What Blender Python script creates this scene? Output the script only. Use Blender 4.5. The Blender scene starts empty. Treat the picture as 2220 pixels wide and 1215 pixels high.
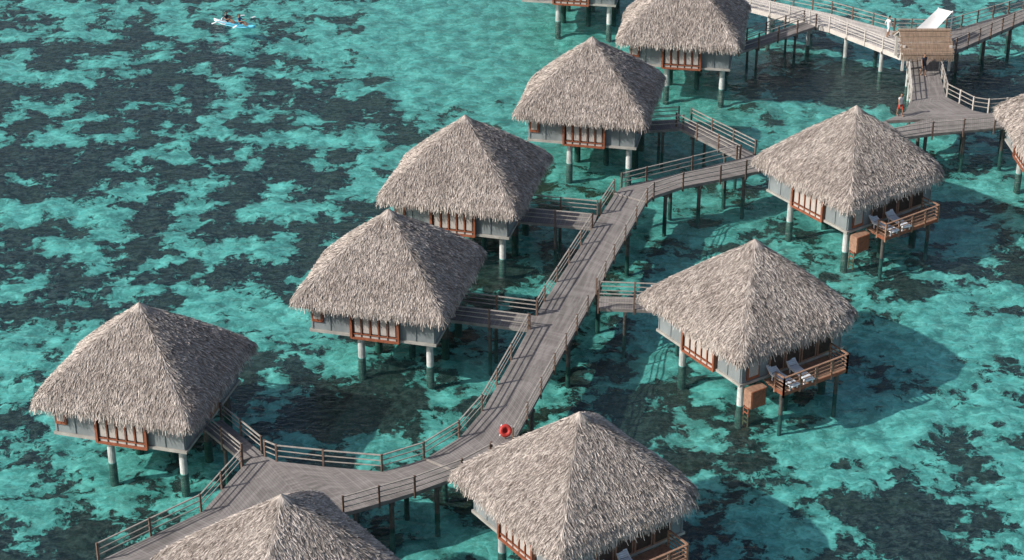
import bpy, math, random
import numpy as np
from mathutils import Vector, Matrix, Quaternion, noise as mnoise
random.seed(7); rng=np.random.RandomState(11)
D=bpy.data; sc=bpy.context.scene; col=sc.collection
SEABED=-1.5; DZ=1.9

# ------------------------------------------------------------------ materials
def newmat(name):
    m=D.materials.new(name); m.use_nodes=True
    nt=m.node_tree
    for n in list(nt.nodes): nt.nodes.remove(n)
    return m,nt
class NB:
    def __init__(s,nt): s.nt=nt
    def n(s,t,ins=None,**kw):
        nd=s.nt.nodes.new(t)
        for k,v in kw.items(): setattr(nd,k,v)
        if ins:
            for k,v in ins.items():
                if isinstance(v,bpy.types.NodeSocket): s.nt.links.new(v,nd.inputs[k])
                else: nd.inputs[k].default_value=v
        return nd
    def math(s,op,a,b=None,c=None,clamp=False):
        nd=s.nt.nodes.new('ShaderNodeMath'); nd.operation=op; nd.use_clamp=clamp
        for i,v in enumerate((a,b,c)):
            if v is None: continue
            if isinstance(v,bpy.types.NodeSocket): s.nt.links.new(v,nd.inputs[i])
            else: nd.inputs[i].default_value=v
        return nd.outputs[0]
    def mix(s,f,a,b,mode='MIX'):
        nd=s.nt.nodes.new('ShaderNodeMix'); nd.data_type='RGBA'; nd.blend_type=mode
        for k,v in ((0,f),(6,a),(7,b)):
            if isinstance(v,bpy.types.NodeSocket): s.nt.links.new(v,nd.inputs[k])
            elif k==0: nd.inputs[0].default_value=v
            else: nd.inputs[k].default_value=(*v,1) if len(v)==3 else v
        return nd.outputs[2]
    def noise(s,vec,scale,detail=3,rough=.5,dist=0.0):
        nd=s.n('ShaderNodeTexNoise',{'Scale':scale,'Detail':detail,'Roughness':rough,'Distortion':dist})
        if vec is not None: s.nt.links.new(vec,nd.inputs['Vector'])
        return nd.outputs['Fac']
    def smooth(s,v,a,b):
        nd=s.n('ShaderNodeMapRange',{'Value':v,'From Min':a,'From Max':b},interpolation_type='SMOOTHSTEP')
        return nd.outputs[0]
    def mapping(s,vec,scale=(1,1,1),rot=(0,0,0)):
        nd=s.n('ShaderNodeMapping',{'Vector':vec,'Scale':scale,'Rotation':rot}); return nd.outputs[0]

def simple(name,c,rough=.75,var=.25,scale=3.0,stretch=(1,1,1),c2=None,bump=0.0,spec=.3):
    m,nt=newmat(name); b=NB(nt)
    tc=b.n('ShaderNodeTexCoord').outputs['Object']
    v=b.mapping(tc,stretch)
    f=b.noise(v,scale,5,.6)
    f=b.smooth(f,.3,.7)
    c2=c2 or tuple(x*(1-var) for x in c)
    cc=b.mix(f,c2,c)
    p=b.n('ShaderNodeBsdfPrincipled',{'Base Color':cc,'Roughness':rough,'Specular IOR Level':spec})
    if bump:
        bn=b.n('ShaderNodeBump',{'Height':f,'Strength':bump,'Distance':.02}); nt.links.new(bn.outputs[0],p.inputs['Normal'])
    o=b.n('ShaderNodeOutputMaterial'); nt.links.new(p.outputs[0],o.inputs[0])
    return m

def thatch_mat(name,strand):
    m,nt=newmat(name); b=NB(nt)
    geo=b.n('ShaderNodeNewGeometry').outputs['Position']
    big=b.noise(geo,.55,4,.6)
    med=b.noise(geo,2.4,3,.6)
    base=b.mix(b.smooth(big,.3,.7),(.368,.331,.306),(.475,.434,.404))
    base=b.mix(b.math('MULTIPLY',b.smooth(med,.45,.75),.6),base,(.25,.217,.194))
    if strand:
        at=b.n('ShaderNodeAttribute',attribute_name='tone').outputs['Fac']
        dark=b.mix(at,(.48,.45,.43),(1.56,1.53,1.49))
        base=b.mix(1.0,base,dark,'MULTIPLY')
    else:
        base=b.mix(1.0,base,(.6,.58,.56),'MULTIPLY')
    p=b.n('ShaderNodeBsdfPrincipled',{'Base Color':base,'Roughness':.85,'Specular IOR Level':.2})
    o=b.n('ShaderNodeOutputMaterial'); nt.links.new(p.outputs[0],o.inputs[0])
    return m

def deck_mat(name,c1,c2,freq=6.5):
    m,nt=newmat(name); b=NB(nt)
    uv=b.n('ShaderNodeUVMap').outputs[0]
    sep=b.n('ShaderNodeSeparateXYZ',{'Vector':uv})
    u,v=sep.outputs[0],sep.outputs[1]
    pl=b.math('FLOOR',b.math('MULTIPLY',u,freq))
    wn=b.n('ShaderNodeTexWhiteNoise',{'W':pl},noise_dimensions='1D').outputs[0]
    fr=b.math('FRACT',b.math('MULTIPLY',u,freq))
    gap=b.math('LESS_THAN',fr,.12)
    geo=b.n('ShaderNodeNewGeometry').outputs['Position']
    stain=b.smooth(b.noise(geo,.45,5,.65),.3,.7)
    wear=b.noise(b.mapping(uv,(.35,4.0,1)),1.0,4,.6)
    c=b.mix(wn,c1,c2)
    c=b.mix(b.math('MULTIPLY',stain,.6),c,tuple(x*.6 for x in c1))
    c=b.mix(b.math('MULTIPLY',b.smooth(wear,.42,.62),.5),c,tuple(min(1,x*1.25) for x in c2))
    c=b.mix(b.math('MULTIPLY',gap,.6),c,(.05,.045,.045))
    p=b.n('ShaderNodeBsdfPrincipled',{'Base Color':c,'Roughness':.8,'Specular IOR Level':.25})
    o=b.n('ShaderNodeOutputMaterial'); nt.links.new(p.outputs[0],o.inputs[0])
    return m

M={}
M['thatch']=thatch_mat('thatch_base',False)
M['strand']=thatch_mat('thatch_strands',True)
M['under']=simple('roof_underside',(.07,.05,.04),.9,.4)
M['wall']=simple('sage_wall_panel',(.235,.265,.27),.7,.22,1.5,(1,1,.4))
M['slab']=simple('pale_floor_beam',(.40,.385,.35),.7,.3,2)
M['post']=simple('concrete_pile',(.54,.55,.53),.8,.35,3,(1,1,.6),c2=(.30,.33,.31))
M['sunkdark']=simple('darkened_submerged_footing',(.11,.10,.08),.9,.5,3)  # pile colour darkened below the waterline to imitate light lost in water
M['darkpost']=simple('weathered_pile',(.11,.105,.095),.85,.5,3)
M['frame']=simple('stained_window_timber',(.31,.105,.055),.55,.35,6)
M['curtain']=simple('window_curtain',(.50,.45,.41),.8,.3,8,(6,6,1))
M['deck']=deck_mat('grey_deck_boards',(.18,.163,.154),(.258,.237,.224))
M['deckwhite']=deck_mat('pale_deck_boards',(.42,.38,.35),(.56,.52,.48))
M['fascia']=simple('deck_fascia',(.25,.23,.215),.8,.4,2)
M['fasciawhite']=simple('pale_fascia',(.62,.57,.52),.8,.2,2)
M['rail']=simple('weathered_rail',(.37,.335,.30),.8,.3,4)
M['railpost']=simple('rail_post_timber',(.17,.115,.09),.8,.4,4)
M['railwhite']=simple('pale_rail',(.58,.54,.49),.8,.2,4)
M['hutdeck']=simple('balcony_timber',(.34,.20,.135),.7,.35,5)
M['white']=simple('white_plastic',(.78,.79,.80),.4,.08,5)
M['cushion']=simple('lounger_fabric',(.70,.76,.82),.8,.1,5)
M['brownroof']=simple('slatted_roof_timber',(.36,.26,.19),.85,.45,2.5,(8,.6,1))
M['red']=simple('red_plastic',(.55,.06,.05),.5,.3,5)
M['kayak']=simple('cyan_kayak_shell',(.12,.55,.74),.35,.1,5)
M['skin']=simple('skin',(.30,.17,.11),.6,.1,5)
M['hair']=simple('hair',(.02,.015,.012),.7,.1,5)
M['cl_white']=simple('white_cloth',(.68,.67,.66),.9,.1,5)
M['cl_red']=simple('red_cloth',(.45,.06,.04),.9,.1,5)
M['cl_dark']=simple('dark_cloth',(.03,.035,.05),.9,.1,5)
M['cl_blue']=simple('blue_cloth',(.08,.14,.28),.9,.1,5)

# ------------------------------------------------------------------ mesh builder
class MB:
    def __init__(s): s.v=[];s.f=[];s.m=[];s.mats=[];s.uv={}
    def mi(s,k):
        if k not in s.mats: s.mats.append(k)
        return s.mats.index(k)
    def face(s,idx,k,uv=None):
        s.f.append(tuple(idx)); s.m.append(s.mi(k))
        if uv: s.uv[len(s.f)-1]=uv
    def box(s,c,size,k,rot=0.0,M4=None):
        hx,hy,hz=[q/2 for q in size]; b=len(s.v)
        cr,sr=math.cos(rot),math.sin(rot)
        for z in(-hz,hz):
            for x,y in((-hx,-hy),(hx,-hy),(hx,hy),(-hx,hy)):
                s.v.append((c[0]+x*cr-y*sr,c[1]+x*sr+y*cr,c[2]+z))
        for q in((0,3,2,1),(4,5,6,7),(0,1,5,4),(1,2,6,5),(2,3,7,6),(3,0,4,7)):
            s.face([b+i for i in q],k)
    def beam(s,p0,p1,w,h,k):
        p0=Vector(p0);p1=Vector(p1);d=(p1-p0)
        if d.length<1e-5:return
        d.normalize(); up=Vector((0,0,1))
        if abs(d.z)>.98: up=Vector((1,0,0))
        r=d.cross(up).normalized(); u=r.cross(d).normalized(); b=len(s.v)
        for p in(p0,p1):
            for a,c in((-1,-1),(1,-1),(1,1),(-1,1)): s.v.append(tuple(p+r*(a*w/2)+u*(c*h/2)))
        for q in((0,3,2,1),(4,5,6,7),(0,1,5,4),(1,2,6,5),(2,3,7,6),(3,0,4,7)): s.face([b+i for i in q],k)
    def cyl(s,p0,p1,r0,r1,k,n=12):
        p0=Vector(p0);p1=Vector(p1);d=(p1-p0).normalized()
        a=d.orthogonal().normalized();c=d.cross(a);b=len(s.v)
        for p,r in((p0,r0),(p1,r1)):
            for i in range(n):
                t=2*math.pi*i/n; s.v.append(tuple(p+a*(r*math.cos(t))+c*(r*math.sin(t))))
        for i in range(n):
            j=(i+1)%n; s.face((b+i,b+j,b+n+j,b+n+i),k)
        s.face([b+i for i in range(n)][::-1],k); s.face([b+n+i for i in range(n)],k)
    def make(s,name,parent=None,smooth=False,link=True):
        me=D.meshes.new(name); me.from_pydata(s.v,[],s.f)
        for k in s.mats: me.materials.append(M[k])
        me.polygons.foreach_set('material_index',s.m)
        ul=me.uv_layers.new(name='UVMap')
        for fi,uv in s.uv.items():
            p=me.polygons[fi]
            for li,q in zip(p.loop_indices,uv): ul.data[li].uv=q
        if smooth: me.polygons.foreach_set('use_smooth',[True]*len(me.polygons))
        me.update()
        if not link: return me
        return inst(name,me,parent)
def inst(name,me,parent=None,mat=None):
    o=D.objects.new(name,me); col.objects.link(o)
    if parent: o.parent=parent
    if mat is not None: o.matrix_world=mat
    return o
def empty(name,loc=(0,0,0),rz=0):
    o=D.objects.new(name,None); col.objects.link(o); o.location=loc; o.rotation_euler=(0,0,rz); o.empty_display_size=.5
    return o

# ------------------------------------------------------------------ thatched roof
APEX=8.2; EAVE=3.62
def perimeter(corners,r=.45,n=4,sub=7):
    pts=[];N=len(corners);P=[Vector(c) for c in corners]
    arcs=[]
    for i in range(N):
        a,b,c=P[i-1],P[i],P[(i+1)%N]
        d1=(a-b).normalized();d2=(c-b).normalized()
        q0=b+d1*r;q2=b+d2*r
        arcs.append([(q0*(1-t)**2+b*2*t*(1-t)+q2*t*t) for t in [j/n for j in range(n+1)]])
    for i in range(N):
        pts+=arcs[i]
        e=arcs[i][-1];s=arcs[(i+1)%N][0]
        for j in range(1,sub): pts.append(e.lerp(s,j/sub))
    return pts
def zprof(t):
    if t<.93: z=APEX+(4.42-APEX)*(t/.93)
    else: z=4.42-(t-.93)/.07*.42
    return z+.16*math.sin(math.pi*min(t,1))
def roof_meshes(tag,corners,seed,nst=32000):
    rnd=random.Random(seed)
    per=perimeter(corners); n=len(per)
    ph=[rnd.uniform(0,6.28) for _ in range(6)]
    def wob(i,t):
        a=2*math.pi*i/n
        return 1+.010*t*(math.sin(5*a+ph[0])+math.sin(9*a+ph[1])+.7*math.sin(17*a+ph[2]))
    rings=[.02,.1,.25,.4,.55,.7,.82,.93,.975,1.0]
    v=[(0,0,APEX+.05)];f=[];mi=[]
    for t in rings:
        for i,p in enumerate(per):
            w=wob(i,t); v.append((p.x*t*w,p.y*t*w,zprof(t)+(.05*math.sin(7*t+ph[3]+i*.3))*t*.6))
    for t,z in((.985,EAVE),(.9,EAVE+.06),(.72,EAVE+.75)):
        for i,p in enumerate(per):
            w=wob(i,1); v.append((p.x*t*w,p.y*t*w,z))
    nr=len(rings)+3
    for i in range(n): f.append((0,1+i,1+(i+1)%n)); mi.append(0)
    for k in range(nr-1):
        for i in range(n):
            j=(i+1)%n;a=1+k*n;b=a+n
            f.append((a+i,b+i,b+j,a+j)); mi.append(0 if k<len(rings) else 1)
    me=D.meshes.new('roof_'+tag); me.from_pydata(v,[],f)
    me.materials.append(M['thatch']);me.materials.append(M['under'])
    me.polygons.foreach_set('material_index',mi); me.update()
    segl=[(per[(i+1)%n]-per[i]).length for i in range(n)]; cum=np.cumsum(segl)/sum(segl)
    V=[];F=[];T=[]
    def surf(i,s,t):
        a=per[i].lerp(per[(i+1)%n],s); w=wob(i+s,t)
        return Vector((a.x*t*w,a.y*t*w,zprof(t)))
    for q in range(nst+4600):
        i=int(np.searchsorted(cum,rnd.random())); i=min(i,n-1); s=rnd.random()
        hang=q>=nst
        tt=math.sqrt(rnd.random()) if not hang else rnd.uniform(.955,1.0)
        tt=max(.015,tt*.985) if not hang else tt
        p=surf(i,s,tt)
        tan=(per[(i+1)%n]-per[i]).normalized(); tan=Vector((tan.x,tan.y,0))
        outw=Vector((tan.y,-tan.x,0))
        if outw.dot(Vector((p.x,p.y,0)))<0: outw=-outw
        sl=-(APEX-4.42)/(.93*4.6)
        dn=Vector((outw.x,outw.y,sl)).normalized()
        nrm=dn.cross(tan).normalized()
        if nrm.z<0: nrm=-nrm
        if hang: dn=(dn*.35+Vector((0,0,-1))).normalized(); nrm=outw.copy(); p=p+nrm*.03
        elif tt>.9: dn=(dn+Vector((0,0,-.5))).normalized()
        L=rnd.uniform(.2,.5) if not hang else rnd.uniform(.2,.5)+(.28*rnd.random()**3)
        w=rnd.uniform(.02,.055)
        ang=rnd.gauss(0,.26)
        d=(dn*math.cos(ang)+tan*math.sin(ang)).normalized()
        side=d.cross(nrm).normalized()
        side=(side+nrm*rnd.uniform(-.8,.8)).normalized()
        lift=rnd.uniform(.005,.12)
        a=p+nrm*rnd.uniform(0,.02); e=p+d*L+nrm*(lift+.01)
        if not hang and tt*4.6*1.3>5.6: e=p+d*min(L,.35)+nrm*lift
        b=len(V); V+= [tuple(a-side*w/2),tuple(a+side*w/2),tuple(e+side*w*.3),tuple(e-side*w*.3)]
        F.append((b,b+1,b+2,b+3)); t=rnd.random()**1.3
        T+=[t*.75,t*.75,min(1,t*1.15+.05),min(1,t*1.15+.05)]
    for q in range(600):
        a=rnd.uniform(0,6.283); ti=rnd.uniform(0,.25)
        o=Vector((math.cos(a),math.sin(a),0)); p=Vector((0,0,APEX+.18))+o*ti-Vector((0,0,ti*.85))
        d=(o*.75+Vector((0,0,-.75))+Vector((rnd.gauss(0,.1),rnd.gauss(0,.1),0))).normalized(); L=rnd.uniform(.25,.5)
        side=Vector((-o.y,o.x,0)); b=len(V); w=.05; e=p+d*L+o*.03
        V+= [tuple(p-side*w/2),tuple(p+side*w/2),tuple(e+side*.01),tuple(e-side*.01)]; F.append((b,b+1,b+2,b+3)); t=rnd.random(); T+=[t]*4
    ms=D.meshes.new('thatch_strands_'+tag); ms.from_pydata(V,[],F); ms.materials.append(M['strand'])
    at=ms.attributes.new('tone','FLOAT','POINT'); at.data.foreach_set('value',T); ms.update()
    return me,ms
XH,YH=4.62,4.62
right_c=[(-XH,-YH),(XH,-YH),(XH,3.4),(XH-.9,YH+.1),(-XH,YH)]
left_c=[(-XH,-YH),(XH,-YH),(XH,YH),(-1.7,YH),(-XH-.1,1.7)]
ROOFS={('R',0):roof_meshes('a',right_c,1),('R',1):roof_meshes('b',right_c,2),('L',0):roof_meshes('c',left_c,3),('L',1):roof_meshes('d',left_c,4)}

# ------------------------------------------------------------------ bungalow body
WZ=1.75
def body(kind):
    m=1 if kind=='R' else -1
    w=MB()
    X,Y=3.75,3.75; top=4.6
    w.box((0,0,(WZ+.16+top)/2),(2*X,2*Y,top-WZ-.16),'wall')
    for x in(-3.68,-2.6,2.6,3.68):
        w.box((x,-Y-.02,(WZ+.2+3.9)/2),(.08,.05,3.9-WZ-.2),'wall')
    for y in(-3.68,-1.3,1.3,3.68):
        for sx in(-1,1): w.box((sx*(X+.02),y,(WZ+.2+3.9)/2),(.05,.08,3.9-WZ-.2),'wall')
    w.box((0,0,WZ+.07),(2*X+.2,2*Y+.2,.16),'slab')
    for y in(-2.9,0,2.9): w.box((0,y,WZ-.14),(2*X-.3,.22,.25),'darkpost')
    walls=w.make('walls',link=False)
    g=MB()
    xa,xb=-1.25,1.6; yf=-Y-.16; zb,zt=WZ-.06,3.72
    g.box(((xa+xb)/2,-Y-.08,(zb+zt)/2),(xb-xa-.1,.14,zt-zb-.1),'under')
    g.box(((xa+xb)/2,yf,zb+.06),(xb-xa+.06,.20,.12),'frame')
    g.box(((xa+xb)/2,yf,zb+.34),(xb-xa-.2,.11,.05),'frame')
    g.box(((xa+xb)/2,yf,zt),(xb-xa+.1,.2,.14),'frame')
    g.box((xa,yf,(zb+zt)/2),(.14,.22,zt-zb-.12),'frame'); g.box((xb,yf,(zb+zt)/2),(.14,.22,zt-zb-.12),'frame')
    nP=5; pw=(xb-xa-.2)/nP
    for i in range(nP):
        cx=xa+.1+pw*(i+.5)
        g.box((cx,yf+.02,(zb+.38+zt)/2),(pw-.16,.05,zt-zb-.50),'curtain')
        g.box((cx,yf+.02,zb+.22),(pw-.12,.05,.17),'curtain')
        if i: g.box((xa+.1+pw*i,yf-.01,(zb+zt)/2+.15),(.06,.1,zt-zb-.45),'frame')
    sx=m
    g.box((sx*(X+.05),-2.9,2.75),(.08,.9,1.5),'frame'); g.box((sx*(X+.09),-2.9,2.8),(.05,.66,1.2),'curtain')
    for y in(-1.2,0,1.2,2.4):
        g.box((sx*(X+.05),y,2.85),(.08,1.12,1.95),'hutdeck'); g.box((sx*(X+.09),y,2.85),(.05,.9,1.65),'under')
    g.box((-sx*(X+.05),0.2,2.9),(.08,1.1,2.0),'frame'); g.box((-sx*(X+.09),.2,2.9),(.05,.86,1.8),'hutdeck')
    g.box((-sx*(X+.05),-2.4,3.05),(.08,1.0,1.0),'frame'); g.box((-sx*(X+.09),-2.4,3.05),(.05,.8,.8),'curtain')
    if kind=='L':
        g.box((-3.35,-Y-.06,3.0),(.66,.08,1.1),'frame'); g.box((-3.35,-Y-.10,3.05),(.42,.05,.8),'curtain')
    win=g.make('windows_and_doors',link=False)
    p=MB()
    xs=(-.95,3.25) if kind=='L' else (-2.2,3.1)
    for x in xs:
        for y in(-3.1,0.2,3.1):
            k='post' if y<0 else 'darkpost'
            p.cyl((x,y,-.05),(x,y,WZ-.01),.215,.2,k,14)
            p.cyl((x,y,SEABED-.3),(x,y,-.05),.24,.225,'sunkdark',14)
    for x in((xs[0]+xs[1])/2,):
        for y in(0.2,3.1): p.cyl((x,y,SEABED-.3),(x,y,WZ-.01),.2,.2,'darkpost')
    posts=p.make('piles',smooth=False,link=False)
    d=MB()
    if kind=='R': x0,x1,y0,y1=X+.14,5.65,-2.2,2.5; fz=1.72
    else: x0,x1,y0,y1=-2.2,2.4,Y+.14,5.6; fz=1.72
    nb=int((x1-x0)/.16) if kind=='R' else int((y1-y0)/.16)
    for i in range(nb):
        if kind=='R':
            xx=x0+(i+.5)*(x1-x0)/nb; d.box((xx,(y0+y1)/2,fz),((x1-x0)/nb-.015,y1-y0,.06),'hutdeck')
        else:
            yy=y0+(i+.5)*(y1-y0)/nb; d.box(((x0+x1)/2,yy,fz),(x1-x0,(y1-y0)/nb-.015,.06),'hutdeck')
    for yy in np.linspace(y0+.2,y1-.2,4): d.box(((x0+x1)/2,yy,fz-.13),(x1-x0-.06,.12,.18),'frame')
    def railing(a,b):
        a=Vector((*a,fz));b=Vector((*b,fz));L=(b-a).length;k=max(1,round(L/1.15))
        for i in range(k+1):
            q=a.lerp(b,i/k); d.box((q.x,q.y,fz+.36),(.09,.09,1.28),'hutdeck')
        for h,wd in((1.0,.11),(.72,.05),(.48,.05),(.24,.05)): d.beam(a+Vector((0,0,h)),b+Vector((0,0,h)),.05 if wd<.1 else .12,wd if wd<.1 else .05,'hutdeck')
        d.beam(a+Vector((0,0,-.08)),b+Vector((0,0,-.08)),.05,.2,'frame')
    if kind=='R':
        railing((x1,y0),(x1,y1)); railing((x0+.3,y1),(x1,y1)); railing((x1,y0),(4.9,y0))
        # small boarded swim landing beside the balcony
        d.box((4.2,-2.95,1.62),(.6,1.1,.08),'hutdeck')
        d.box((4.2,-3.53,1.1),(.64,.06,1.1),'hutdeck'); d.box((4.53,-3.0,1.1),(.05,1.0,1.1),'frame')
        for i in range(4): d.box((4.2,-3.6,.5-.3*i),(.45,.06,.06),'frame')
        for xx in(4.0,4.4): d.box((xx,-3.6,-.05),(.06,.06,1.3),'frame')
        for y in(-1.9,2.2): d.cyl((5.2,y,SEABED-.3),(5.2,y,fz-.2),.12,.12,'darkpost')
    else:
        railing((x0,y1),(x1,y1)); railing((x0,y0+.1),(x0,y1)); railing((x1,y0+.1),(x1,y1))
        for x in(-1.9,2.1): d.cyl((x,5.2,SEABED-.3),(x,5.2,fz-.2),.12,.12,'darkpost')
    dk=d.make('balcony',link=False)
    return walls,win,posts,dk
BODY={'R':body('R'),'L':body('L')}
def lounger_mesh():
    l=MB()
    for y in(-.29,.29):
        l.beam((-.35,y,.32),(1.35,y,.32),.05,.07,'white'); l.beam((-.35,y,.32),(-.86,y,.86),.05,.06,'white')
        for x in(-.2,1.2): l.box((x,y,.145),(.06,.06,.29),'white')
        l.beam((-.1,y,.30),(-.62,y,.60),.03,.03,'white')
    for i in range(15):
        l.box((-.28+i*.115,0,.365),(.095,.54,.025),'cushion')
    for i in range(7):
        t=(i+.6)/7; l.beam((-.35-.51*t,-.27,.355+.54*t),(-.35-.51*t,.27,.355+.54*t),.03,.085,'cushion')
    l.beam((-.42,0,.41),(-.84,0,.86),.5,.03,'cushion')
    l.box((1.37,0,.32),(.05,.6,.07),'white')
    return l.make('sun_lounger',link=False)
LM=lounger_mesh()
HUTS=[('L',0,-20.0,97.2,-15),('L',1,-7.2,108.4,-14),('L',0,-3.0,121.9,-14),('L',1,5.6,135.3,-11.5),('L',0,13.2,149.2,-9),
      ('R',0,13.8,104.6,-56),('R',1,22.3,123.4,-54.5),('R',1,3.3,86.2,-55),('R',0,-10.6,79.1,-54),('R',0,38.6,128.8,-86),('L',1,5.2,162.6,-9)]
for i,(k,s,x,y,a) in enumerate(HUTS):
    e=empty('thatched_bungalow',(x,y,0),math.radians(a))
    rm,rs=ROOFS[(k,s)]; w,g,p,d=BODY[k]
    for nm,me in(('roof',rm),('roof_thatch',rs),('walls',w),('windows_and_doors',g),('piles',p),('balcony',d)):
        inst(nm,me,e)
    if k=='R':
        c,sn=math.cos(math.radians(a)),math.sin(math.radians(a))
        for ly,da in((-1.55,.06),(-.25,-.12)):
            lx=4.45; o=inst('sun_lounger',LM); o.location=(x+lx*c-ly*sn,y+lx*sn+ly*c,1.755); o.rotation_euler=(0,0,math.radians(a)+da)

# ------------------------------------------------------------------ boardwalks
def strip(mb,Lp,Rp,z=DZ,th=.22,deck='deck',fas='fascia',u0=0.0):
    Lp=[Vector((*p,z)) for p in Lp];Rp=[Vector((*p,z)) for p in Rp]; u=u0
    dn=Vector((0,0,-th))
    for i in range(len(Lp)-1):
        a,b,c,d=Lp[i],Rp[i],Rp[i+1],Lp[i+1]
        L=(((a+b)/2)-((c+d)/2)).length; w=(a-b).length
        bi=len(mb.v); mb.v+=[tuple(q) for q in(a,b,c,d)]; mb.face((bi,bi+1,bi+2,bi+3),deck,[(u,0),(u,w),(u+L,w),(u+L,0)])
        bi=len(mb.v); mb.v+=[tuple(q+dn) for q in(a,b,c,d)]; mb.face((bi+3,bi+2,bi+1,bi),fas)
        for p,q in((a,d),(c,b)):
            bi=len(mb.v); mb.v+=[tuple(p),tuple(q),tuple(q+dn),tuple(p+dn)]; mb.face((bi,bi+1,bi+2,bi+3),fas)
        u+=L
    for a,b in((Lp[0],Rp[0]),(Rp[-1],Lp[-1])):
        bi=len(mb.v); mb.v+=[tuple(a),tuple(b),tuple(b+dn),tuple(a+dn)]; mb.face((bi,bi+3,bi+2,bi+1),fas)
    return u
def rails(mb,pts,z=DZ,sp=2.6,post='railpost',rail='rail',hs=(1.0,.66,.34),h=1.06,tw=.075):
    P=[Vector((*p,z)) for p in pts]
    for i in range(len(P)-1):
        a,b=P[i],P[i+1];L=(b-a).length;k=max(1,round(L/sp))
        rz=math.atan2(b.y-a.y,b.x-a.x)
        for j in range(k+(i==len(P)-2)):
            q=a.lerp(b,j/k); mb.box((q.x,q.y,q.z+h/2-.17),(.095,.095,h+.34),post,rz)
        for hh in hs:
            w,t=(tw,.05) if hh==hs[0] else (.035,.05)
            mb.beam(a+Vector((0,0,hh+random.uniform(-.015,.015))),b+Vector((0,0,hh+random.uniform(-.015,.015))),w,t,rail)
def piles(mb,Lp,Rp,z=DZ,th=.22,sp=5.5,k='darkpost',r=.13,ins=.15):
    for i in range(len(Lp)-1):
        l0,l1,r0,r1=Vector(Lp[i]),Vector(Lp[i+1]),Vector(Rp[i]),Vector(Rp[i+1])
        L=((l0+r0)/2-(l1+r1)/2).length; n=round(L/sp)
        if L<1.6: continue
        n=max(1,n)
        for j in range(n):
            t=(j+.5)/n; a=l0.lerp(l1,t); b=r0.lerp(r1,t); d=(b-a).normalized(); a=a+d*ins; b=b-d*ins
            for q in(a,b):
                mb.cyl((q.x,q.y,-.05),(q.x,q.y,z-th-.2),r,r,k,10); mb.cyl((q.x,q.y,SEABED-.3),(q.x,q.y,-.05),r+.01,r+.01,'sunkdark',10)
            mb.beam((a.x-d.x*.2,a.y-d.y*.2,z-th-.11),(b.x+d.x*.2,b.y+d.y*.2,z-th-.11),.18,.2,'darkpost')
bw=empty('boardwalk')
mainL=[(-6.8,90.6),(-4.6,91.8),(-2.8,93.9),(-1.6,96.6),(0,102.1),(1.9,108.9),(4.4,116.3),(6.8,123.6),(7.3,124.5),(9,125.5),(12.2,127.2),(16.8,129.7),(24,133.9),(26.6,135.4)]
mainR=[(-5.0,88.7),(-2.6,90.3),(-1.2,91.7),(0,93.2),(2.35,101.0),(4.5,107.9),(6.3,114.3),(8.8,122.3),(9.3,123.2),(11.4,124.7),(14.0,125.8),(17.6,127.5),(26.0,131.7),(27.6,132.6)]
m=MB(); strip(m,mainL,mainR); m.make('deck',bw)
m=MB(); piles(m,mainL,mainR); m.make('piles',bw)
m=MB()
platL=[(-6.8,90.62),(-9.9,91.1),(-12.4,91.6),(-13.5,92.5),(-14.1,91.2),(-15.7,87.0),(-20.2,82.8),(-23,80)]
platR=[(-5.0,88.72),(-7.2,87.5),(-8.6,86.8),(-9.6,86.2),(-10.6,85.5),(-12.3,84.4),(-16.0,81.6),(-19,78.4)]
strip(m,platL[::-1],platR[::-1],z=DZ-.004); m.make('deck_platform',bw)
m=MB(); piles(m,platL[::-1],platR[::-1],sp=3.5); m.make('piles_platform',bw)
m=MB()
rails(m,[(-8.55,86.85),(-5.0,88.68),(-2.6,90.25),(-1.15,91.65)])
rails(m,[(.05,93.2),(2.4,101.0),(4.5,107.75)])
rails(m,[(5.1,109.9),(6.35,114.3),(8.85,122.3),(9.35,123.15),(11.4,124.65),(14.0,125.75),(17.6,127.45),(26.0,131.65),(29.5,132.9),(36.3,134.3),(44,135.6)])
rails(m,[(-13.05,92.05),(-12.4,91.6),(-9.9,91.12),(-6.8,90.65),(-4.65,91.85),(-2.85,93.95),(-1.65,96.6),(-.05,102.1),(.95,105.6)])
rails(m,[(1.5,107.4),(1.95,108.95),(4.35,116.3),(5.1,118.6)])
rails(m,[(5.75,120.6),(6.75,123.65)])
rails(m,[(7.3,124.6),(9,125.55),(12.2,127.25),(15.4,129.0)])
rails(m,[(-14.2,91.15),(-15.78,87.0),(-20.25,82.8)])
m.make('railing',bw)
m=MB()
def batten(a,b): m.beam((*a,DZ+.03),(*b,DZ+.03),.12,.05,'rail')
batten((-4.6,91.8),(-2.6,90.3)); batten((6.8,123.6),(8.8,122.3)); m.make('threshold_battens',bw)

jb=empty('boardwalk')
m=MB()
strip(m,[(26.6,135.41),(28.3,137.0),(29.0,139.0),(29.8,144.9),(30.1,147.4)],[(34.8,136.2),(33.2,137.2),(31.7,139.7),(32.1,144.9),(32.6,147.4)],z=DZ+.004)
strip(m,[(27.0,134.0),(30,136.0),(36.9,137.2),(46,138.8)],[(27.61,132.62),(29.5,133.2),(36.3,134.6),(46,136.2)],z=DZ)
m.make('deck',jb)
m=MB(); piles(m,[(27.2,135.2),(31,136.3),(36.9,137.2),(46,138.8)],[(27.8,132.9),(30.5,133.5),(36.3,134.6),(46,136.2)],sp=3.0)
piles(m,[(29.0,139.0),(29.8,144.9),(30.1,147.4)],[(31.7,139.7),(32.1,144.9),(32.6,147.4)],sp=3.2,k='post'); m.make('piles',jb)
m=MB()
rails(m,[(29.0,138.9),(29.8,144.9),(30.1,147.4)],post='railwhite',rail='railwhite',sp=1.4)
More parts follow.
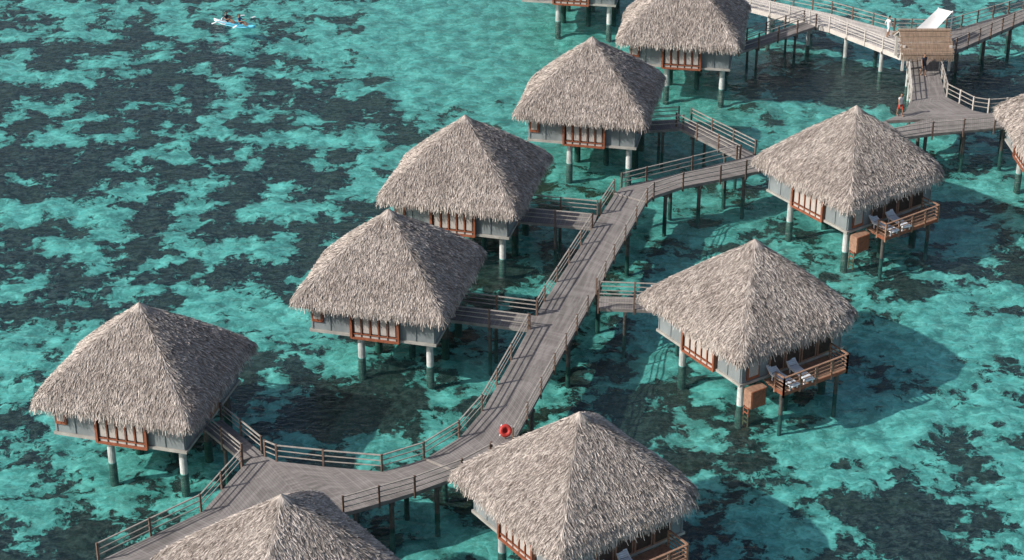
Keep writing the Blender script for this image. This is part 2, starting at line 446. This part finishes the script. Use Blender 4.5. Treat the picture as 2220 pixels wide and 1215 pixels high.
rails(m,[(44,138.5),(36.9,137.25),(34.2,136.9),(33.2,137.3),(31.75,139.7),(32.15,144.9),(32.6,147.2)],post='railwhite',sp=1.6)
m.make('railing',jb)
ab=empty('boardwalk')
armL=[(14,166.0),(19.9,159.9),(25.6,156.3),(30.0,152.6),(34.0,152.4),(41.2,157.4),(50,163.6)]
armR=[(12,163.5),(19.2,157.6),(25.0,153.2),(29.7,147.5),(33.0,147.5),(40.7,154.8),(49.5,161)]
m=MB(); strip(m,armL[:5],armR[:5],deck='deckwhite',fas='fasciawhite',th=.38)
strip(m,armL[4:],armR[4:],deck='deck',fas='fascia',th=.3); m.make('deck',ab)
m=MB(); piles(m,armL[:4],armR[:4],sp=3.4,k='post',r=.16); piles(m,armL[4:],armR[4:],sp=3.2); m.make('piles',ab)
m=MB()
rails(m,armL[:4],post='railpost',rail='rail',sp=1.8); rails(m,armR[:4],post='railwhite',rail='railwhite',sp=1.8,hs=(1.0,.8,.55,.3))
rails(m,armL[3:],post='railpost',rail='rail',sp=1.6); rails(m,armR[4:],sp=1.6); m.make('railing',ab)

def bridge(a,b,w,za=1.86,side=(1,1)):
    e=empty('wooden_footbridge'); a=Vector(a);b=Vector(b); d=(b-a).normalized(); n=Vector((-d.y,d.x))*w/2
    L=[a+n,b+n];R=[a-n,b-n]
    m=MB(); strip(m,[tuple(q) for q in R],[tuple(q) for q in L],z=za,th=.2); m.make('deck',e)
    m=MB(); piles(m,[tuple(q) for q in L],[tuple(q) for q in R],z=za,th=.2,sp=4,r=.1)
    m.make('piles',e); m=MB()
    if side[0]: rails(m,[tuple(q) for q in L],z=za,sp=2,hs=(1.0,.72,.42))
    if side[1]: rails(m,[tuple(q) for q in R],z=za,sp=2,hs=(1.0,.72,.42))
    m.make('railing',e)
bridge((-16.3,95.4),(-13.75,92.1),1.2)
bridge((-3.5,107.6),(1.25,106.4),1.7)
bridge((.6,120.6),(5.35,119.6),1.9)
bridge((9.2,134.5),(12.0,134.9),1.5)
bridge((12.2,134.9),(16.2,129.5),1.4,za=1.868)
bridge((5.2,108.9),(11.6,108.4),1.5)
bridge((20.0,126.6),(19.4,128.6),1.3)
bridge((1.0,89.2),(-.5,92.2),1.3)
bridge((-12.6,82.0),(-13.2,83.8),1.3)
bridge((17.0,148.8),(23.6,154.2),1.3)
bridge((39.0,132.6),(39.0,135.0),1.3)

# shelter at the junction
sh=empty('boardwalk_shelter')
m=MB()
cx,cy=31.0,145.7
for x in(29.3,32.8):
    for y in(144.6,147.6): m.box((x,y,(DZ+3.9)/2),(.18,.18,3.9-DZ),'railwhite')
m.beam((29.1,144.5,3.5),(33.0,144.5,3.5),.14,.2,'railwhite'); m.beam((29.1,147.7,3.5),(33.0,147.7,3.5),.14,.2,'railwhite')
m.make('posts',sh)
m=MB()
for s in(-1,1):
    n=20
    for i in range(n):
        t=(i+.5)/n; y=cy+.4+s*(.05+2.05*t); z=4.55-1.15*t+random.uniform(-.02,.02)
        m.beam((cx-1.95+random.uniform(-.1,.1),y,z),(cx+1.95+random.uniform(-.1,.1),y,z+random.uniform(-.02,.02)),.125,.05,'brownroof')
m.beam((cx-2.0,cy+.4,4.58),(cx+2.0,cy+.4,4.58),.3,.1,'brownroof')
for i in range(220):
    x=cx-1.95+3.9*i/219; m.beam((x,cy-1.65,3.42),(x+random.uniform(-.05,.05),cy-1.7,3.15-random.random()*.3),.04,.02,'brownroof')
for s in(-1,1):
    for x in(cx-1.85,cx-.6,cx+.6,cx+1.85): m.beam((x,cy+.4,4.47),(x,cy+.4+s*2.0,3.33),.08,.1,'railwhite')
m.make('roof',sh)
ss=empty('white_shade_sail'); m=MB(); G=8
c=[Vector((30.7,149.0,3.2)),Vector((32.2,148.7,3.3)),Vector((34.0,150.6,4.3)),Vector((33.0,151.2,4.35))]
bi=len(m.v)
for i in range(G+1):
    for j in range(G+1):
        u,v=i/G,j/G; p=c[0].lerp(c[1],u).lerp(c[3].lerp(c[2],u),v); p.z-=.3*math.sin(math.pi*u)*math.sin(math.pi*v); m.v.append(tuple(p))
for i in range(G):
    for j in range(G):
        a=bi+i*(G+1)+j; m.face((a,a+G+1,a+G+2,a+1),'cl_white')
m.make('canvas',ss,smooth=True); m=MB()
for q in c: m.cyl((q.x,q.y,DZ),(q.x,q.y,q.z+.05),.05,.05,'white',8)
m.make('masts',ss)

def torus(mb,c,R,r,k,k2,rotm,N=28,n=10):
    b=len(mb.v)
    for i in range(N):
        a=2*math.pi*i/N
        for j in range(n):
            t=2*math.pi*j/n; p=Vector(((R+r*math.cos(t))*math.cos(a),(R+r*math.cos(t))*math.sin(a),r*math.sin(t)))
            mb.v.append(tuple(rotm@p+Vector(c)))
    for i in range(N):
        for j in range(n):
            mb.face((b+i*n+j,b+((i+1)%N)*n+j,b+((i+1)%N)*n+(j+1)%n,b+i*n+(j+1)%n),k2 if (i%7)==0 else k)
m=MB(); rm=Matrix.Rotation(math.radians(17),3,'Z')@Matrix.Rotation(math.radians(62),3,'X')
torus(m,(-.35,93.6,DZ+.62),.24,.12,'red','red',rm)
for a in range(4):
    q=rm@Vector((.37*math.cos(a*1.5708+.5),.37*math.sin(a*1.5708+.5),0)); m.cyl((-.35+q.x-.02,93.6+q.y,DZ+.62+q.z-.05),(-.35+q.x+.02,93.6+q.y,DZ+.62+q.z+.05),.03,.03,'white',8)
m.box((-.35,93.78,DZ+.32),(.08,.08,.64),'railpost'); m.box((-.35,93.72,DZ+.62),(.46,.05,.46),'red')
m.make('life_ring',None)

# ------------------------------------------------------------------ people
def person(loc,rz,top,bottom,pose='stand',sleeves=True):
    V=[];E=[];R=[]
    def av(p,r,par=None):
        V.append(Vector(p));R.append(r)
        if par is not None:E.append((par,len(V)-1))
        return len(V)-1
    sit=pose=='sit'; hz=.95 if not sit else .12
    pel=av((0,0,hz),.15)
    b1=av((0,.01,hz+.2),.135,pel); ch=av((0,.01,hz+.40),.16,b1); nk=av((0,0,hz+.54),.065,ch); hd0=av((0,-.01,hz+.62),.06,nk)
    av((0,-.02,hz+.68),.07,hd0)
    for s in(-1,1):
        if sit:
            kn=av((s*.14,-.42,hz+.16),.075,pel); an=av((s*.13,-.78,hz-.04),.05,kn); av((s*.13,-.86,hz+.08),.04,an)
            sh=av((s*.19,.01,hz+.46),.07,ch); el=av((s*.30,-.16,hz+.26),.047,sh); ha=av((s*.26,-.38,hz+.34),.035,el); hd=av((s*.24,-.44,hz+.35),.036,ha)
            dr=Vector((-.2*s,-1,0)).normalized()
        else:
            st=.14*s if pose=='walk' else .03*s
            hp=av((s*.09,0,hz-.06),.095,pel); kn=av((s*.11,-st-.02,hz-.46),.067,hp); an=av((s*.11,-st*1.1+.03,.09),.045,kn); av((s*.12,-st*1.1-.14,.04),.035,an)
            sh=av((s*.185,.01,hz+.46),.068,ch); el=av((s*.25,.03+st,hz+.17),.045,sh); ha=av((s*.26,-.05+st*1.4,hz-.07),.032,el); hd=av((s*.26,-.07+st*1.4,hz-.14),.036,ha)
            dr=Vector((0,-.25,-1)).normalized()
        ac=Vector((0,1,0)) if not sit else Vector((s,0,0))
        for fi,(o,l) in enumerate(((-.03,.07),(-.01,.085),(.01,.08),(.028,.06))):
            b=V[hd]+ac*o+dr*.035; a=av(b,.011,hd); av(b+dr*l*.6+Vector((-s*.012,0,0)),.009,a)
        a=av(V[hd]-ac*.045+dr*.0,.012,hd); av(V[a]-ac*.015+dr*.04,.01,a)
    me=D.meshes.new('person_skeleton'); me.from_pydata([tuple(v) for v in V],E,[])
    o=D.objects.new('tmp',me); col.objects.link(o)
    md=o.modifiers.new('s','SKIN')
    for i,r in enumerate(R): me.skin_vertices[0].data[i].radius=(r,r*(.8 if i in(0,1,2) else 1))
    me.skin_vertices[0].data[0].use_root=True
    o.modifiers.new('d','SUBSURF').levels=2; o.modifiers['d'].render_levels=2
    dg=bpy.context.evaluated_depsgraph_get(); bm=D.meshes.new_from_object(o.evaluated_get(dg))
    D.objects.remove(o)
    v=[tuple(q.co) for q in bm.vertices]
    mb=MB(); mb.v=v
    for q in bm.polygons:
        c=q.center; z=c.z-hz; k='skin'
        if sit:
            if z>.02 and z<.53 and c.y>-.12 and abs(c.x)<.27: k=top
            elif c.y>-.36 and z<.2 and abs(c.x)<.2: k=bottom
        else:
            if z>.0 and z<.53 and abs(c.x)<.235: k=top
            elif -.42<z<=.0 and abs(c.x)<.215: k=bottom
        mb.face(q.vertices,k)
    hc=Vector((0,-.03,hz+.73)); n1,n2=14,10; b=len(mb.v)
    for i in range(n2+1):
        th=math.pi*i/n2
        for j in range(n1):
            a=2*math.pi*j/n1; x=.076*math.sin(th)*math.cos(a); y=.095*math.sin(th)*math.sin(a); z=.118*math.cos(th)
            if abs(a-1.5*math.pi)<.25 and 5<=i<=6: y-=.022
            if z<-.03: x*=.85
            mb.v.append(tuple(hc+Vector((x,y,z))))
    for i in range(n2):
        for j in range(n1):
            j2=(j+1)%n1; a=2*math.pi*(j+.5)/n1; th=math.pi*(i+.5)/n2
            hair=th<.9 or (math.sin(a)>-.1 and th<2.0)
            mb.face((b+i*n1+j,b+(i+1)*n1+j,b+(i+1)*n1+j2,b+i*n1+j2),'hair' if hair else 'skin')
    for s in(-1,1):
        mb.box((hc.x+s*.08,hc.y+.005,hc.z-.005),(.018,.035,.055),'skin'); mb.box((hc.x+s*.03,hc.y-.091,hc.z+.01),(.022,.012,.01),'hair')
    mb.box((hc.x,hc.y-.086,hc.z-.055),(.045,.012,.01),'red')
    ob=mb.make('person',None,smooth=True); ob.location=loc; ob.rotation_euler=(0,0,rz); return ob
person((27.75,136.2,DZ+.01),.5,'cl_white','cl_red','walk')
person((29.3,151.3,DZ+.01),2.0,'cl_white','cl_white','walk')
person((30.7,143.6,DZ+.01),.3,'cl_dark','cl_dark','walk')

# kayak with two paddlers
kx,ky,ka=-22.6,158.6,math.radians(-24)
K=empty('kayak',(kx,ky,0),ka); m=MB()
NS=17; b=len(m.v); ring=12
for i in range(NS):
    t=-1+2*i/(NS-1); w=.42*(1-abs(t)**2.4)+.012; up=.16*abs(t)**3
    for j in range(ring):
        a=2*math.pi*j/ring; y=w*math.cos(a); z=.17*math.sin(a)*(1 if math.sin(a)<0 else .55)+.10+up
        if math.sin(a)>.3 and abs(t)<.62: z-=.10
        m.v.append((t*1.95,y,z))
for i in range(NS-1):
    for j in range(ring):
        j2=(j+1)%ring; m.face((b+i*ring+j,b+(i+1)*ring+j,b+(i+1)*ring+j2,b+i*ring+j2),'kayak' if i>4 else 'cushion')
m.face([b+j for j in range(ring)],'kayak'); m.face([b+(NS-1)*ring+j for j in range(ring)][::-1],'kayak')
for s in(-1,1): m.beam((-1.5,s*.36,.26),(1.5,s*.36,.26),.05,.04,'kayak')
m.beam((-1.1,0,.3),(-1.1,.0,.5),.4,.06,'white'); m.make('hull',K,smooth=True)
m=MB()
for (x,sk) in((-.75,.75),(.65,.25)):
    p0=Vector((x+.32-sk,-.85,.42));p1=Vector((x+.32+sk*.6,.85,.55)); m.cyl(p0,p1,.018,.018,'darkpost',8)
    dd=(p1-p0).normalized()
    for p,s in((p0,-1),(p1,1)): m.beam(p,p+dd*s*.42-Vector((0,0,.06)),.17,.03,'white')
m.make('paddles',K)
for x,t in((-.8,'cl_dark'),(.45,'cl_blue')):
    q=Vector((kx+x*math.cos(ka),ky+x*math.sin(ka),.12)); person(q,ka+math.pi/2,t,'cl_dark','sit')

# ------------------------------------------------------------------ seabed & lagoon
xs=np.concatenate([[-1500,-600,-250,-120,-80],np.arange(-50,50.1,.5),[80,120,250,600,1500]])
ys=np.concatenate([[-900,-300,-50,20,55],np.arange(78,175.1,.5),[215,260,400,800,1600]])
Xg,Yg=np.meshgrid(xs,ys)
GA=[(-30,146,15,13,.03),(-17,148,10,8,.03),(-31,131,8,8,.025),(-14,130,8,6,.03),(-20,121,6,4,.015),(-36,160,10,6,.015),
(1.5,164,11,14,-.22),(-6,155,7,5,-.10),(9,151,7,7,-.12),(14,140,7,5,-.04),(0,142,6,6,-.04),
(-26,116.5,4,3,.04),(-23,89,6,3,.05),(-32,119,4,4,.04),(-36,107,5,5,-.05),(-26,105,6,4,-.04),
(-5.6,101,5,3,.04),(6.4,101.5,3,4,.08),(9,97,4,3,.08),(0,117,4,4,.06),(-11,103,4,4,.04),(-10,87.5,4,3,.04),
(21,90,4.5,3,.14),(25,118,4,3,.05),(31,118,6,4,.04),(27,111,6,4,-.05),(15,91,4,4,-.03),(24,99,6,5,-.03),
(34,148,9,3.5,.25),(26,151,4,2.5,.2),(26,140,6,4,-.03),(12,113,4,5,-.03),(17,113,5,4,.03)]
dens=np.full(Xg.shape,.0)
dens+=np.where(Xg<0,-.006,-.016)
for gx,gy,rx,ry,a in GA: dens+=a*np.exp(-((Xg-gx)/rx)**2-((Yg-gy)/ry)**2)
green=np.exp(-((Xg-9)/15)**2-((Yg-140)/24)**2)*.8+.3*np.exp(-((Xg+5)/16)**2-((Yg-95)/12)**2)+.35*np.exp(-((Xg-1)/13)**2-((Yg-166)/14)**2)
v=[]
for x,y in zip(Xg.ravel(),Yg.ravel()):
    x=float(x);y=float(y)
    h=.28*mnoise.noise(Vector((x*.45,y*.45,0)))+.20*mnoise.noise(Vector((x*1.0,y*1.0,5))) if abs(x)<51 and 77<y<176 else 0
    v.append((x,y,SEABED+h))
nx,ny=len(xs),len(ys)
f=[(j*nx+i,j*nx+i+1,(j+1)*nx+i+1,(j+1)*nx+i) for j in range(ny-1) for i in range(nx-1)]
me=D.meshes.new('seabed'); me.from_pydata(v,[],f)
for nm,ar in(('dens',dens),('green',green)):
    at=me.attributes.new(nm,'FLOAT','POINT'); at.data.foreach_set('value',ar.ravel().astype(np.float32))
me.polygons.foreach_set('use_smooth',[True]*len(me.polygons))
mt,nt=newmat('reef_and_sand'); b=NB(nt)
pos=b.n('ShaderNodeNewGeometry').outputs['Position']
pos=b.n('ShaderNodeVectorMath',{0:pos,1:(1,1,0)},operation='MULTIPLY').outputs[0]
dn=b.n('ShaderNodeAttribute',attribute_name='dens').outputs['Fac']; gr=b.n('ShaderNodeAttribute',attribute_name='green').outputs['Fac']
wob=b.n('ShaderNodeTexNoise',{'Vector':pos,'Scale':1.6,'Detail':3.0}).outputs['Color']
wv=b.n('ShaderNodeVectorMath',{0:wob,1:(-.5,-.5,-.5)},operation='ADD').outputs[0]
wv=b.n('ShaderNodeVectorMath',{0:wv,'Scale':.8},operation='SCALE').outputs[0]
pw=b.n('ShaderNodeVectorMath',{0:pos,1:wv},operation='ADD').outputs[0]
n0=b.noise(pw,.13,2,.5); n1=b.noise(pw,.34,3,.5); n2=b.noise(pw,1.2,6,.74)
cv=b.math('ADD',b.math('ADD',b.math('MULTIPLY',n1,.46),b.math('MULTIPLY',n2,.34)),b.math('MULTIPLY',n0,.20))
cv=b.math('ADD',cv,dn)
mask=b.smooth(cv,.499,.521)
halo=b.smooth(cv,.465,.512)
n3=b.noise(pw,.8,7,.75)
sand=b.mix(b.smooth(n3,.36,.62),(.16,.195,.18),(.42,.46,.425))
vor=b.n('ShaderNodeTexVoronoi',{'Vector':b.mapping(pw,(1,1.3,1)),'Scale':.8},feature='DISTANCE_TO_EDGE').outputs['Distance']
caustic=b.math('MULTIPLY',b.smooth(vor,.10,.0),b.smooth(n3,.42,.6))
sand=b.mix(b.math('MULTIPLY',caustic,.6),sand,(.64,.66,.62))  # pale caustic light network painted into the sand colour
sand=b.mix(b.math('MULTIPLY',halo,.45),sand,(.12,.13,.11))
n4=b.noise(pw,2.0,6,.75)
cor=b.mix(b.smooth(n4,.42,.64),(.028,.012,.014),(.145,.070,.068))
cor=b.mix(b.math('MULTIPLY',gr,.7),cor,(.065,.052,.018))
cor=b.mix(b.math('MULTIPLY',b.smooth(n1,.52,.66),.25),cor,(.11,.06,.04))
c=b.mix(mask,sand,cor)
c=b.mix(b.math('MULTIPLY',b.math('MULTIPLY',gr,b.math('SUBTRACT',1.0,mask)),.42),c,(.10,.14,.085))
hb=b.math('MULTIPLY',mask,b.math('ADD',.5,n4))
bpn=b.n('ShaderNodeBump',{'Height':hb,'Strength':.5,'Distance':.2}).outputs[0]
p=b.n('ShaderNodeBsdfDiffuse',{'Color':c,'Normal':bpn}); o=b.n('ShaderNodeOutputMaterial'); nt.links.new(p.outputs[0],o.inputs[0])
me.materials.append(mt); me.update(); inst('seabed',me)

me=D.meshes.new('lagoon_water'); S=1500
me.from_pydata([(-S,-900,0),(S,-900,0),(S,1600,0),(-S,1600,0)],[],[(0,1,2,3)])
mt,nt=newmat('lagoon_water'); b=NB(nt)
g=b.n('ShaderNodeNewGeometry'); pos=g.outputs['Position']; bf=g.outputs['Backfacing']
r1=b.noise(b.mapping(pos,(.8,1.5,1),(0,0,.35)),1.6,4,.6,.6)
r2=b.noise(b.mapping(pos,(.5,1.0,1),(0,0,-.3)),.6,3,.5,.4)
hgt=b.math('ADD',b.math('MULTIPLY',r1,.5),b.math('MULTIPLY',r2,.6))
bp=b.n('ShaderNodeBump',{'Height':hgt,'Strength':1.0,'Distance':.2}).outputs[0]
fr=b.n('ShaderNodeFresnel',{'IOR':1.33,'Normal':bp}).outputs[0]
# seen from below, light entering the flat sheet loses only the small air-side reflection
fr=b.math('ADD',b.math('MULTIPLY',fr,b.math('SUBTRACT',1.0,bf)),b.math('MULTIPLY',bf,.06))
tint=b.mix(b.smooth(r1,.35,.65),(.43,.92,.91),(.55,.98,.96))
tr=b.n('ShaderNodeBsdfTransparent',{'Color':tint}); gl=b.n('ShaderNodeBsdfGlossy',{'Color':(1,1,1,1),'Roughness':.12,'Normal':bp})
df=b.n('ShaderNodeBsdfDiffuse',{'Color':(.12,.42,.50,1)})
m0=b.n('ShaderNodeMixShader',{0:.02}); nt.links.new(tr.outputs[0],m0.inputs[1]); nt.links.new(df.outputs[0],m0.inputs[2])
mx=b.n('ShaderNodeMixShader',{0:fr}); nt.links.new(m0.outputs[0],mx.inputs[1]); nt.links.new(gl.outputs[0],mx.inputs[2])
o=b.n('ShaderNodeOutputMaterial'); nt.links.new(mx.outputs[0],o.inputs[0])
me.materials.append(mt); inst('lagoon_water',me)

# ------------------------------------------------------------------ light, sky, camera
el=math.radians(36); hx,hy=-.93,-.36; hl=math.hypot(hx,hy); hx/=hl;hy/=hl
Ld=Vector((hx*math.cos(el),hy*math.cos(el),math.sin(el)))
s=D.lights.new('sun','SUN'); s.energy=5.0; s.angle=math.radians(.6); s.color=(1,.955,.90)
so=D.objects.new('sun',s); col.objects.link(so); so.rotation_euler=(-Ld).to_track_quat('-Z','Y').to_euler(); so.location=(-60,20,60)
w=D.worlds.new('World'); sc.world=w; w.use_nodes=True; nt=w.node_tree
bg=nt.nodes['Background']; sky=nt.nodes.new('ShaderNodeTexSky'); sky.sky_type='NISHITA'; sky.sun_disc=False
sky.sun_elevation=el; sky.sun_rotation=math.atan2(hx,hy)%(2*math.pi); sky.dust_density=3.0
nt.links.new(sky.outputs[0],bg.inputs[0]); bg.inputs[1].default_value=.125
cam=D.cameras.new('camera'); cam.sensor_width=36; cam.lens=4500/2220*36; cam.clip_end=5000; cam.clip_start=1
co=D.objects.new('camera',cam); col.objects.link(co); co.location=(0,0,62.5); co.rotation_euler=(math.radians(90-28.5),0,0)
sc.camera=co
sc.view_settings.view_transform='Standard'; sc.view_settings.look='None'; sc.view_settings.exposure=0
